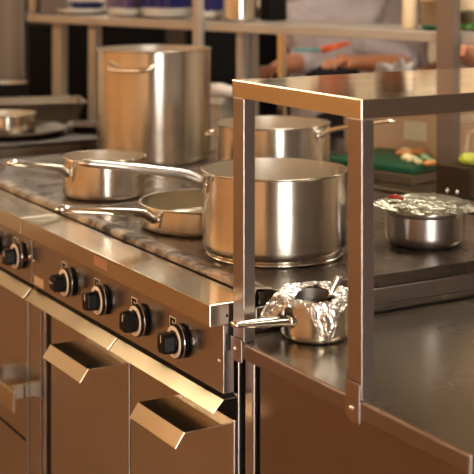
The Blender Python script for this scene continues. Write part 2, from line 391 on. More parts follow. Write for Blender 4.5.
def long_handle(t, c, r, zatt, dr, L, rise, w=.0115, th=.006, matl=None, hang=True):
    """riveted long handle: dr = outward unit vector in plan"""
    b = c+dr*r; pts = []; rad = []; n = 22
    for i in range(n+1):
        s = i/n
        zz = zatt+rise*(.0+1.25*s-.25*s*s)+(-.012*(1-min(1, s/.18))**2)
        if s > .93: zz -= (s-.93)*.05
        p = b+dr*(.002+L*s); pts.append((p.x, p.y, zz))
        wd = w*(.62+.38*abs(s-.15)*2.2) if s < .6 else w*(1.0-.1*(s-.6))
        e = 1 if s < .93 else math.sqrt(max(.06, 1-((s-.93)/.07)**2))
        rad.append((wd*e, th*(1.15-.3*s)*e))
    h = obj('handle', MB().tube(pts, rad, 14), matl or POLI, t)
    # mounting plate and rivets
    side = Vector((-dr.y, dr.x, 0)); pm = MB(); vs = []
    a0 = math.atan2(dr.y, dr.x); k = 8; hw = .022/r
    for j in (0, 1):
        rr = r+.0006+.0025*j
        for i in range(k+1):
            a = a0-hw+2*hw*i/k
            for zz in (zatt-.030, zatt+.004):
                e = .6 if zz < zatt-.02 else 1
                aa = a0+(a-a0)*e
                vs.append((c.x+rr*math.cos(aa), c.y+rr*math.sin(aa), zz))
    fs = []
    o1 = 2*(k+1)
    for i in range(k):
        fs += [(o1+2*i, o1+2*i+2, o1+2*i+3, o1+2*i+1), (2*i, o1+2*i, o1+2*i+1, 2*i+1)] if i == 0 else [(o1+2*i, o1+2*i+2, o1+2*i+3, o1+2*i+1)]
        fs += [(2*i+1, 2*i+3, o1+2*i+3, o1+2*i+1), (2*i, 2*i+2, o1+2*i+2, o1+2*i)]
    fs += [(2*k, 2*k+1, o1+2*k+1, o1+2*k)]
    pm.add(vs, fs); obj('mount', pm, POLI, h)
    rv = MB()
    for sgn in (-1, 1):
        a = a0+sgn*.013/r; q = Vector((c.x+(r+.003)*math.cos(a), c.y+(r+.003)*math.sin(a), zatt-.012))
        M = Matrix.Translation(q) @ Matrix.Rotation(a, 4, 'Z') @ Matrix.Rotation(PI/2, 4, 'Y')
        rv.lathe([(.0052, 0), (.0048, .002), (.003, .0036), (0, .004)], 14, M)
    obj('rivets', rv, CHROME, h)
    return h
def loop_handle(t, c, r, z, dr, w=.055, out=.04, rt=.005, drop=0):
    a0 = math.atan2(dr.y, dr.x); side = Vector((-dr.y, dr.x, 0)); pts = []
    b = c+dr*(r*math.cos(w/r)-.002)
    n = 24
    ctrl = [(-w, 0), (-w*1.02, out*.45), (-w*.9, out*.85), (-w*.55, out), (0, out), (w*.55, out), (w*.9, out*.85), (w*1.02, out*.45), (w, 0)]
    for i in range(len(ctrl)-1):
        for k in range(4):
            s = k/4; p = [ctrl[i][j]*(1-s)+ctrl[i+1][j]*s for j in (0, 1)]
            q = b+side*p[0]+dr*p[1]; pts.append((q.x, q.y, z-drop*p[1]/out))
    q = b+side*w; pts.append((q.x, q.y, z))
    return obj('side_handle', MB().tube(pts, rt, 10), POLI, t)

PZ = .9674
# big saucepan in front
c = at(274.5, 2.663)
t = pot('saucepan', 'large steel saucepan with a long handle, standing behind the foreground shelf posts', 'pan', c, PZ, .1467, .172, disc=True, rb=.02)
dr = camdir(-.95, -.31); long_handle(t, c, .1467, 1.128, dr, .252, .042, w=.0165, th=.0095, matl=SATIN)
# low saute pan
c = at(206.5, 2.95); zz = PZ
SAVE = POTIN; POTIN = mat('steel_saute_inside', (.5, .46, .36), .3, 1)
t = pot('saute_pan', 'low wide steel pan beside the large saucepan, its handle pointing left', 'pan', c, PZ, .150, .056, rb=.01)
dr = camdir(-.72, -.69); long_handle(t, c, .150, 1.012, dr, .262, .045, w=.0135, th=.0095)
POTIN = SAVE
# medium saucepan left
c = at(104, 3.327)
t = pot('saucepan', 'medium steel saucepan at left in front of the tall stockpot', 'pan', c, PZ, .104, .101, rb=.014)
dr = camdir(-.76, -.65); long_handle(t, c, .104, 1.044, dr, .175, .034, w=.0125, th=.009)
loop_handle(t, c, .104, 1.05, camdir(-.55, .83), w=.02, out=.02, rt=.003)
# stockpot
c = at(153.5, 3.964)
t = pot('stockpot', 'tall steel stockpot, the tallest pot on the cooktop', 'pot', c, PZ, .172, .332, rb=.012, lip=.005)
loop_handle(t, c, .172, zof(62.5, 3.82), camdir(-.33, -.94), w=.068, out=.034, rt=.005, drop=.022)
loop_handle(t, c, .172, zof(64, 3.82), camdir(.33, .94), w=.068, out=.035, rt=.0055, drop=.012)
# back pot
c = at(272.5, 3.5)
t = pot('casserole', 'steel pot behind the large saucepan, handle pointing right', 'pot', c, PZ, .152, .165)
long_handle(t, c, .152, 1.118, camdir(.8, -.6), .22, .045, w=.009, th=.006, matl=POLI)
loop_handle(t, c, .152, 1.10, camdir(-.97, .1), w=.03, out=.03, rt=.004)
DISH = mat('steel_dish_satin', (.40, .37, .36), .33, 1, aniso=.5)
# small dish with foil, right
def foil(name, parent_label, c, z, r, prof_fn, seed, inner=0.0, amp=.004, group=None):
    nt_, nr_ = 150, 34; vs = []; fs = []
    for i in range(nt_):
        a = 2*PI*i/nt_
        for j in range(nr_+1):
            s = inner+(1-inner)*j/nr_
            rr, zz = prof_fn(a, s)
            p = Vector((rr*math.cos(a), rr*math.sin(a), zz))
            q = p*45+Vector((seed, 0, 0)); q2 = p*120+Vector((0, seed, 0))
            k = (abs(noise.noise(q))-.25)*2.0*amp+(abs(noise.noise(q2))-.2)*1.3*amp
            kd = noise.noise(q+Vector((9, 3, 1)))*amp
            out = max(0, k) if s < .95 else k
            vs.append((c.x+(rr+out+kd*.4)*math.cos(a), c.y+(rr+out+kd*.4)*math.sin(a), z+zz+max(k, -.0005)))
    n = nr_+1
    for i in range(nt_):
        i2 = (i+1) % nt_
        for j in range(nr_): fs.append((i*n+j, i*n+j+1, i2*n+j+1, i2*n+j))
    m = MB(); m.add(vs, fs, False); return m
c = at(425, 2.757); r = .0855; h = .081
t = pot('steel_dish', 'small steel dish with foil on top, on the cooktop right of the posts', 'dish', c, PZ, r-.002, h, mat_=DISH, rb=.022, lip=.0015)
obj('rim_band', MB().lathe([(r-.002, h-.017), (r+.0008, h-.0155), (r+.0008, h-.002), (r-.001, h)], 96, Matrix.Translation((c.x, c.y, PZ))), DISH, t)
aL = math.atan2(camdir(-1, -.25).y, camdir(-1, -.25).x)
aR = math.atan2(camdir(1, .1).y, camdir(1, .1).x)
def ad(a, b): return abs((a-b+PI) % (2*PI)-PI)
def prof1(a, s):
    dl = math.exp(-(ad(a, aL)/.35)**2); dR = math.exp(-(ad(a, aR)/.5)**2)
    ov = .010+.004*noise.noise(Vector((math.cos(a)*2, math.sin(a)*2, 5)))+.034*dl+.014*dR
    dp = .010+.008*noise.noise(Vector((math.cos(a)*3, math.sin(a)*3, 1)))
    if s < .62: rr = (r+.003)*s/.62; z = .004+.012*(1-(s/.62)**2)+.006*dl*(s/.62)
    else:
        q = (s-.62)/.38; rr = r+.003+ov*q; z = .004+.006*dl-dp*q*(1-dl)*1.1+.002*dl*math.sin(q*9)
    return rr, z
fo = foil('foil', '', c, PZ+h+.002, r, prof1, 3.1, amp=.0019)
tag(obj('foil_cover', fo, FOILT, loc=(c.x, c.y, PZ+h)), 'crumpled foil covering the small steel dish on the cooktop', 'foil')
cc = c+camdir(-.93, -.5)*.074
tag(obj('red_pepper', MB().tube([(cc.x-.012, cc.y+.012, PZ+h+.021), (cc.x, cc.y, PZ+h+.023), (cc.x+.010, cc.y-.012, PZ+h+.018)], [.003, .005, .002], 10), mat('pepper_red', (.35, .02, .01), .3), loc=(cc.x, cc.y, PZ+h+.016)), 'dark red pepper piece caught in the foil on the small dish', 'pepper')
# small pan with foil on the worktable
d0 = 2.306; c = at(315, d0); r = .0615; h = .070; z0 = .9006
t = pot('small_pan', 'small steel pan on the worktable with foil draped around it', 'pan', c, z0, r, h, mat_=POT, rb=.012, lip=.002)
dr = camdir(-.72, -.69); b0 = c+dr*r
zA = zof(321, 2.26)
L = .113; pts = []; rad = []
for i in range(17):
    s = i/16; d_ = (camdir(-.80, -.6)*(1-s)+camdir(-1, -.10)*s).normalized()
    p = b0+Vector((-.997, .06, 0))*(L*s)
    pts.append((p.x, p.y, zA+.007*s)); rad.append((.012-.004*max(0, s-.6), .0095-.005*s*s))
hd = obj('handle', MB().tube(pts, rad, 14), POLI, t)
obj('mount', MB().lathe([(.0, .012), (.009, .011), (.0125, .005), (.0135, -.003)], 24, Matrix.Translation((b0.x, b0.y, zA)) @ Matrix.Rotation(math.atan2(dr.y, dr.x), 4, 'Z') @ Matrix.Rotation(PI/2, 4, 'Y')), POLI, hd)
tag(obj('dark_sauce', MB().lathe([(0, .003), (.03, .004), (.05, .001), (r-.004, 0)], 40, Matrix.Translation((c.x, c.y, z0+.050))), FOOD, loc=(c.x, c.y, z0+.052)), 'dark sauce filling the small pan on the worktable', 'food', kind='stuff')
aA = math.atan2(camdir(-.96, -.25).y, camdir(-.96, -.25).x); aB = math.atan2(camdir(.22, -.97).y, camdir(.22, -.97).x); aC = math.atan2(camdir(.05, 1).y, camdir(.05, 1).x)
def prof2(a, s):
    A = math.exp(-(ad(a, aA)/.42)**2); B = math.exp(-(ad(a, aB)/.36)**2); Cc = math.exp(-(ad(a, aC)/1.1)**2)
    inn = r*(.62-.45*Cc+.2*B)
    lift = .007+.014*A*0+.010*Cc+.004*noise.noise(Vector((math.cos(a)*2, math.sin(a)*2, 8)))
    drop = .006+.054*A*.85+.060*B+.005*noise.noise(Vector((math.cos(a)*4, math.sin(a)*4, 2)))
    out = .004+.032*A+.006*B
    if s < .45: q = s/.45; return inn+(r+.003-inn)*q, lift*(1-.4*q)-.008*(1-q)*(1-Cc)
    q = (s-.45)/.55; return r+.003+out*math.sin(min(1, q*1.2)*PI/2), lift*.6-drop*q
fo = foil('foil', '', c, z0+h, r, prof2, 11.7, amp=.0035)
tag(obj('foil_wrap', fo, FOIL, loc=(c.x, c.y, z0+h)), 'torn crumpled foil draped over the small pan on the worktable', 'foil')
# spoon in the small pan
p0 = c+camdir(.2, -.1)*.02; p1 = c+camdir(.8, .1)*.043
sp = MB().tube([(p0.x, p0.y, z0+.056), (p0.x*.5+p1.x*.5, p0.y*.5+p1.y*.5, z0+.078), (p1.x, p1.y, z0+.100), (p1.x+.001, p1.y, z0+.104)], [(.004, .0015), (.0045, .0015), (.008, .0016), (.005, .001)], 12, up=(.5, .86, .2))
tag(obj('spoon', sp, POLI, loc=(p0.x, p0.y, z0+.056)), 'steel spoon sticking out of the small foil-wrapped pan', 'spoon')

# ------------------------------------------------------------------ things on the tall cabinet
c = at(8, 4.28)
t = thing('tray', 'shallow grey tray at the left edge beyond the ranges', 'tray', (c.x, c.y, CZ))
obj('tray_body', MB().lathe([(0, .001), (.15, .001), (.185, .012), (.192, .019), (.189, .021), (.15, .006), (0, .005)], 64, Matrix.Translation((c.x, c.y, CZ))), DARKS, t)
c2 = at(6, 4.28)
t = pot('low_pan', 'shiny low pan on the grey tray at the left edge', 'pan', c2, CZ+.0065, .098, .062, mat_=POLI)
def hotel(name, label, c, z, lx, ly, h, ang, m, taper=.02, lipw=.012, cat='pan'):
    t = thing(name, label, cat, (c.x, c.y, z)); M = Matrix.Translation((c.x, c.y, z)) @ Matrix.Rotation(ang, 4, 'Z'); b = MB()
    def ring(a, bb, zz, k=.018):
        out = []
        for sx, sy in ((1, 1), (-1, 1), (-1, -1), (1, -1)):
            cxx, cyy = sx*(a/2-k), sy*(bb/2-k); a0 = {(1, 1): 0, (-1, 1): PI/2, (-1, -1): PI, (1, -1): 1.5*PI}[(sx, sy)]
            for q in range(5): an = a0+PI/2*q/4; out.append(M @ Vector((cxx+k*math.cos(an), cyy+k*math.sin(an), zz)))
        return out
    rings = [ring(lx-2*taper, ly-2*taper, 0), ring(lx, ly, h), ring(lx+2*lipw, ly+2*lipw, h), ring(lx+2*lipw, ly+2*lipw, h+.003), ring(lx-.004, ly-.004, h+.003), ring(lx-2*taper-.004, ly-2*taper-.004, .004)]
    n = 20; vs = [p for r_ in rings for p in r_]; fs = [list(range(n))[::-1], [5*n+k for k in range(n)]]
    for i in range(5):
        for k in range(n): fs.append((i*n+k, i*n+(k+1) % n, (i+1)*n+(k+1) % n, (i+1)*n+k))
    b.add(vs, fs); obj('pan_body', b, m, t, bevel=.0012); return t
hotel('hotel_pan', 'rectangular steel pan standing behind the grey tray at left', at(38, 4.62), CZ+.001, .30, .22, .07, -TH+.25, DARKS)
c = at(6, 4.96)
t = pot('black_pan', 'black pan at the left edge behind the rectangular steel pan', 'pan', c, CZ+.001, .085, .105, mat_=BLACKM, lip=.001, rb=.02)
# box between cabinet and stockpot
hotel('hotel_pan', 'flat steel tray seen just left of the tall stockpot', at(90, 4.36), CZ+.001, .13, .12, .02, -TH, DARKS, cat='tray')

# ------------------------------------------------------------------ background table and shelf
E1 = Vector((-.264, .9645, 0)).normalized(); N1 = Vector((E1.y, -E1.x, 0)); P0 = Vector((1.32, 1.09, 0))
BM = Matrix(((E1.x, N1.x, 0, P0.x), (E1.y, N1.y, 0, P0.y), (0, 0, 1, 0), (0, 0, 0, 1)))   # local: x along, y away, z up
def bpt(s, n, z): return BM @ Vector((s, n, z))
def s_of(u, n):
    """along coordinate on the line n away where column u crosses"""
    r = RX*((u-237)/FP)+FW; C0 = Vector((CX, CY, 0))
    # (C0 + r t - P0).N1 = n
    tt = (n-(C0-P0).dot(N1))/r.dot(N1); return (C0+r*tt-P0).dot(E1)
def fix(mb):  # matrix BM is a reflection; flip winding
    mb.f = [f[::-1] for f in mb.f]; return mb
B = thing('back_table', 'long steel prep table behind the ranges with a shelf above it', 'table', tuple(bpt(.4, .3, 0)))
obj('worktop', fix(MB().box((-.95, -.15, .86), (1.6, .6, .9), BM)), TOPM, B, bevel=.003)
for s_, n_ in ((-.9, -.12), (-.9, .54), (1.5, -.12), (1.5, .54), (.3, .54)):
    obj('leg', fix(MB().box((s_, n_, 0), (s_+.04, n_+.04, .859), BM)), STEELP, B, bevel=.003)
obj('bottom_shelf', fix(MB().box((-.9, -.07, .25), (1.54, .53, .28), BM)), STEELP, B)
Bs = thing('pass_shelf', 'long steel shelf behind the ranges carrying plates and containers', 'shelf', tuple(bpt(.4, .15, .9)))
obj('shelf_board', fix(MB().box((-.95, 0, 1.320), (2.18, .36, 1.35), BM)), STEELB, Bs, bevel=.002)
# near post (tall) and the others
sC0, sC1 = s_of(452.3, -.001), s_of(436.0, -.001)
def bpost(u0, u1, n, z0, z1, dp=.035, m=STEELP):
    a, b = s_of(u1, n), s_of(u0, n)
    return fix(MB().box((min(a, b), n, z0), (max(a, b), n+dp, z1), BM))
part_label(obj('post', bpost(436.0, 452.5, -.042, .9005, 2.0, .04), DARKP, Bs, bevel=.002), 'wide upright in front of the shelf')
obj('post', bpost(192.5, 198.5, -.030, .9005, 2.0, .028), STEELB, Bs, bevel=.002)
obj('post', bpost(52, 61, .05, 0, 1.319), STEELB, Bs, bevel=.002)
obj('post', bpost(88, 95, .05, 0, 1.319), STEELB, Bs, bevel=.002)
obj('post', bpost(236, 242, .03, .9005, 1.319), STEELB, Bs, bevel=.002)
obj('post', bpost(244, 252, .08, .9005, 1.319), STEELB, Bs, bevel=.002)
obj('post', bpost(277, 283, .1, .9005, 1.319, .02, POLI), POLI, Bs, bevel=.002)
cp = at(8, 5.35)
struct('trim_1', MB().box((-.075, -.06, 0), (.075, .06, ZC), Matrix.Translation(cp) @ Matrix.Rotation(-TH, 4, 'Z')), mat('pillar_cladding', (.22, .19, .16), .4, .4, col2=(.12, .10, .085), vscale=3, stretch=(9, 9, .01)), bevel=.004)

# shelf goods
SZ = 1.3505
def spt(u, n): return bpt(s_of(u, n), n, 0)
def tag1(name, mb, m, loc, label, cat, group=None, bevel=0): return tag(obj(name, mb, m, loc=loc, bevel=bevel), label, cat, group)
def plate_stack(u, n, k, r, where):
    p = spt(u, n)
    for i in range(k):
        z = SZ+.001+i*.007
        m = MB().lathe([(0, 0), (r*.55, 0), (r*.6, .003), (r, .014), (r, .0162), (r*.62, .0055), (0, .003)], 48, Matrix.Translation((p.x, p.y, z)))
        tag1('plate', m, WHITE, (p.x, p.y, z), 'white plate %s in the stack %s' % (['at the bottom', 'second from the bottom', 'third from the bottom', 'at the top'][i if i < k-1 else 3], where), 'plate', 'white plates stacked on the back shelf')
    return SZ+.001+(k-1)*.007+.0165
def crate(u, n, w, d, z, h, m, label, rim=True, name='container', cat='container'):
    p = spt(u, n); M = Matrix.Translation((p.x, p.y, z)) @ Matrix.Rotation(math.atan2(E1.y, E1.x), 4, 'Z')
    t = thing(name, label, cat, (p.x, p.y, z))
    b = MB().box((-w/2, -d/2, 0), (w/2, d/2, h), M); obj('box', b, m, t, bevel=.006, seg=3)
    r = MB().box((-w/2-.006, -d/2-.006, h*.86), (w/2+.006, d/2+.006, h*.93), M)
    if rim: obj('rim', r, m, t, bevel=.003)
    for k in range(-1, 2): pass
    return t
def grid_crate(u, n, w, d, z, h, m, label):
    p = spt(u, n); M = Matrix.Translation((p.x, p.y, z)) @ Matrix.Rotation(math.atan2(E1.y, E1.x), 4, 'Z')
    t = thing('glass_rack', label, 'rack', (p.x, p.y, z)); f = MB(); q = .008
    for zz in (0, h/2-q/2, h-q): 
        f.box((-w/2, -d/2, zz), (w/2, -d/2+q, zz+q), M).box((-w/2, d/2-q, zz), (w/2, d/2, zz+q), M).box((-w/2, -d/2+q, zz), (-w/2+q, d/2-q, zz+q), M).box((w/2-q, -d/2+q, zz), (w/2, d/2-q, zz+q), M)
    nn = max(2, int(w/.045))
    for i in range(nn+1):
        x = -w/2+(w-q)*i/nn
        for y in (-d/2, d/2-q):
            f.box((x, y, q), (x+q, y+q, h/2-q/2), M).box((x, y, h/2+q/2), (x+q, y+q, h-q), M)
    obj('frame', f, m, t); obj('core', MB().box((-w/2+q*1.2, -d/2+q*1.2, .001), (w/2-q*1.2, d/2-q*1.2, h-.012), M), m, t)
    return t
crate(48, .16, .10, .14, SZ+.001, .2, SATIN, 'pale steel box at the left end of the back shelf')
z1 = plate_stack(86, .13, 2, .12, 'at the left end of the back shelf')
hotel('hotel_pan', 'dark blue tray lying on the leftmost plates of the back shelf', spt(86, .13), z1+.001, .16, .14, .022, 1.3, BLUE, cat='tray')
z2 = plate_stack(131, .13, 3, .09, 'under the violet rack')
grid_crate(129, .14, .11, .13, z2+.001, .2, PURP, 'violet open rack standing on white plates on the back shelf')
z3 = plate_stack(168, .13, 4, .10, 'under the wide dark blue rack')
grid_crate(168, .14, .16, .13, z3+.001, .17, BLUE, 'wide dark blue rack on white plates above the tall stockpot')
z4 = plate_stack(211, .16, 3, .055, 'under the small dark blue rack')
grid_crate(211, .17, .075, .08, z4+.001, .18, BLUE, 'small dark blue rack beside the thin upright of the back shelf')
p = spt(239.5, .10)
pot('saucepot', 'steel pot standing on the back shelf right of the blue racks', 'pot', p, SZ+.001, .060, .15, mat_=POT)
crate(273.5, .24, .06, .08, SZ+.001, .25, BLACKM, 'black box on the back shelf beside the steel pot')
p = spt(410, .1)
b = MB().lathe([(0, 0), (.021, 0), (.024, .004), (.024, .12), (.014, .15), (.009, .155), (.009, .18), (0, .18)], 32, Matrix.Translation((p.x, p.y, SZ+.001)))
t = thing('bottle', 'ivory plastic bottle on the back shelf left of the brown bucket', 'bottle', (p.x, p.y, SZ+.001)); obj('bottle_body', b, IVORY, t)
obj('cap', MB().lathe([(.012, 0), (.012, .02), (0, .022)], 20, Matrix.Translation((p.x, p.y, SZ+.176))), WHITE, t)
p = spt(439, .12)
t = thing('bucket', 'brown bucket on the back shelf behind the wide upright', 'bucket', (p.x, p.y, SZ+.001))
obj('bucket_body', MB().lathe([(0, 0), (.046, 0), (.052, .006), (.056, .08), (.062, .082), (.062, .094), (.059, .096), (.060, .15), (.056, .15), (.05, .01), (0, .006)], 48, Matrix.Translation((p.x, p.y, SZ+.001))), TAN, t)
obj('base_ring', MB().lathe([(.0465, .0), (.0525, .0055), (.0535, .016), (.0526, .016)], 48, Matrix.Translation((p.x, p.y, SZ+.001))), GREEN, t)
p = spt(474, .13); hb = MB()
for i in range(60):
    a = random.uniform(0, 6.28); q = random.uniform(0, .05); x, y = p.x+q*math.cos(a), p.y+q*math.sin(a); b_ = random.uniform(0, 6.28); l = .018; z = SZ+.003+random.uniform(0, .014)
    d1 = Vector((math.cos(b_), math.sin(b_), random.uniform(-.1, .6)))*l; d2 = Vector((-math.sin(b_), math.cos(b_), .2))*l*.4; o_ = Vector((x, y, z))
    hb.add([o_-d1*.0, o_+d1*.5+d2, o_+d1, o_+d1*.5-d2], [(0, 1, 2, 3)])
tag(obj('herbs', hb, HERB, loc=(p.x, p.y, SZ)), 'small heap of green herb leaves at the right end of the back shelf', 'herbs', kind='stuff')
crate(480, .24, .12, .12, SZ+.001, .055, SATIN, 'low grey box behind the green herbs on the back shelf')
crate(480, .24, .11, .11, SZ+.058, .2, IVORY, 'ivory box on the low grey box at the right of the back shelf')

# on the back table
def on_table(u, n): return spt(u, n)
BZ = .9005
ang = math.atan2(E1.y, E1.x)
p = on_table(399, .10)
M = Matrix.Translation((p.x, p.y, BZ+.03)) @ Matrix.Rotation(ang, 4, 'Z')
tag1('cutting_board', MB().box((-.17, -.12, 0), (.17, .16, .02), M), GREEN, (p.x, p.y, BZ+.03), 'green cutting board with chopped food on the back table', 'cutting board', bevel=.004)
# board rests on a steel tray
tag1('tray', MB().box((-.175, -.125, -.0295), (.20, .165, -.001), M), DARKS, (p.x, p.y, BZ), 'flat steel tray under the green cutting board', 'tray', bevel=.004)
fcols = [mat('food_a', (.75, .33, .10), .4), mat('food_b', (.72, .62, .35), .4), mat('food_c', (.38, .62, .32), .4)]
fl = ['orange', 'pale yellow', 'pale green']
for i in range(16):
    u = 412+random.uniform(-12, 30); n = .06+random.uniform(-.05, .12); q = on_table(u, n); k = i % 3; rr = random.uniform(.012, .019)
    m = MB(); prof = [(0, 0), (rr*.7, .001), (rr, rr*.5), (rr*.8, rr*.95), (0, rr*1.15)]
    m.lathe(prof, 9, Matrix.Translation((q.x, q.y, BZ+.0505)) @ Matrix.Rotation(i, 4, 'Z') @ Matrix.Scale(1.5, 4, (1, 0, 0)))
    tag1('food_piece', m, fcols[k], (q.x, q.y, BZ+.0505), '%s chopped food piece on the green cutting board' % fl[k], 'food', fl[k]+' food pieces on the green board')
# beige tub with white label behind the board
p = on_table(411, .42); M = Matrix.Translation((p.x, p.y, BZ)) @ Matrix.Rotation(ang, 4, 'Z')
t = thing('storage_tub', 'beige storage tub with a blank white label behind the green cutting board', 'container', (p.x, p.y, BZ))
obj('tub', MB().box((-.20, -.12, 0), (.20, .12, .16), M), BEIGE, t, bevel=.012, seg=3)
obj('lid', MB().box((-.205, -.125, .161), (.205, .125, .175), M), BEIGE, t, bevel=.005)
sl = s_of(415, .42-.1215)-s_of(411, .42)
obj('label_card', MB().box((-.045+sl, .1205, .075), (.045+sl, .1218, .135), M), PAPER, t)
t = crate(478, .38, .10, .16, BZ+.0, .13, BEIGE, 'tan box on the back table right of the wide upright')
# dark container with bolts in front of the upright
p = on_table(461, -.09); M = Matrix.Translation((p.x, p.y, BZ)) @ Matrix.Rotation(ang, 4, 'Z')
t = thing('dark_container', 'dark container in front of the wide upright on the back table', 'container', (p.x, p.y, BZ))
obj('box', MB().box((-.058, -.04, 0), (.058, .04, .088), M), mat('dark_brown', (.05, .03, .015), .4, .3), t, bevel=.004)
for u_ in (447, 457):
    so = s_of(u_, -.131)-s_of(461, -.09)
    obj('bolt', MB().lathe([(.005, 0), (.004, .003), (0, .004)], 12, M @ Matrix.Translation((so, .0402, .014)) @ Matrix.Rotation(-PI/2, 4, 'X')), CHROME, t)
cc = p+E1*-.03
tag1('lettuce', MB().lathe([(0, 0), (.025, .002), (.034, .012), (.026, .028), (0, .034)], 20, Matrix.Translation((cc.x, cc.y, BZ+.089))), mat('lettuce_green', (.45, .5, .06), .4, bump=.01, bscale=70), (cc.x, cc.y, BZ+.089), 'yellow-green lettuce piece on the dark container', 'vegetable')
p = on_table(478, .22); q = p+RX*.05
tag1('ladle', MB().tube([(p.x-RX.x*.03, p.y-RX.y*.03, BZ+.13), (p.x+RX.x*.05, p.y+RX.y*.05, BZ+.165)], .005, 10).tube([(p.x-RX.x*.03, p.y-RX.y*.03, BZ+.13), (p.x-RX.x*.045, p.y-RX.y*.045, BZ+.02)], .005, 10).lathe([(0, 0), (.02, .004), (.026, .02), (.024, .02), (.018, .006), (0, .003)], 20, Matrix.Translation((p.x-RX.x*.05, p.y-RX.y*.05, BZ))), IVORY, (p.x, p.y, BZ), 'pale ladle leaning on the back table right of the wide upright', 'ladle')
# steel box with rolled towel between stockpot and casserole
crate(221, .05, .115, .12, BZ, .19, STEELB, 'steel food box on the back table behind the tall stockpot', name='food_box')
pz = BZ+.192
pa, pb = spt(208, .03), spt(234, .03)
tag1('towel', MB().tube([(pa.x, pa.y, pz+.022), (pa.x*.5+pb.x*.5, pa.y*.5+pb.y*.5, pz+.024), (pb.x, pb.y, pz+.020)], [.021, .023, .018], 16), CLOTH, (pa.x, pa.y, pz), 'rolled white towel on the steel food box behind the stockpot', 'towel')
# dark pan and crumpled cloth near the cook
p = spt(398, .45)
t = pot('dark_pan', 'black pan on the storage tub behind the foreground shelf', 'pan', p, BZ+.176, .10, .055, mat_=BLACKM)
q = p+camdir(.5, -.6)*.0
def blob(c, z, r, h, seed, amp):
    m = MB(); n, k = 40, 14; vs = []; fs = []
    for j in range(k+1):
        ph = PI/2*j/k
        for i in range(n):
            a = 2*PI*i/n; d = 1+amp*noise.noise(Vector((math.cos(a)*2*math.cos(ph), math.sin(a)*2*math.cos(ph), ph*2+seed)))*2
            vs.append((c.x+r*d*math.cos(a)*math.cos(ph), c.y+r*d*math.sin(a)*math.cos(ph), z+max(0, h*math.sin(ph)*d)))
    for j in range(k):
        for i in range(n): fs.append((j*n+i, j*n+(i+1) % n, (j+1)*n+(i+1) % n, (j+1)*n+i))
    fs.append(list(range(n))[::-1]); return m.add(vs, fs, True)
cw = spt(417, .40)
tag1('crumpled_cloth', blob(p, BZ+.232, .075, .07, 4, .45), CLOTH, (p.x, p.y, BZ+.232), 'crumpled whitish cloth heaped in the black pan on the tub', 'cloth')

# ------------------------------------------------------------------ people
def skin_obj(name, chains, m, parent, loc, sub=2, smooth=True):
    verts = []; edges = []; rads = []; roots = []
    for ch in chains:     # each: dict(v=[(p,r)], e=[(i,j)] , root)
        o = len(verts)
        for p, r in ch['v']: verts.append(tuple(Vector(p))); rads.append(r)
        for a, b in ch['e']: edges.append((a+o, b+o))
        roots.append(o+ch.get('root', 0))
    me = bpy.data.meshes.new(name); me.from_pydata(verts, edges, []); me.update()
    o = bpy.data.objects.new(name, me); COL.objects.link(o)
    sk = o.modifiers.new('skin', 'SKIN'); sk.use_smooth_shade = True
    if not me.skin_vertices: 
        me.attributes  # ensure layer through bmesh below
        import bmesh
        bm = bmesh.new(); bm.from_mesh(me); bm.verts.layers.skin.verify(); bm.to_mesh(me); bm.free()
    sv = me.skin_vertices[0].data
    for i, r in enumerate(rads):
        sv[i].radius = r if isinstance(r, tuple) else (r, r); sv[i].use_root = i in roots
    s = o.modifiers.new('sub', 'SUBSURF'); s.levels = s.render_levels = sub
    me.materials.append(m); o.parent = parent
    return o
def bend(M, *p): return M @ Vector(p)
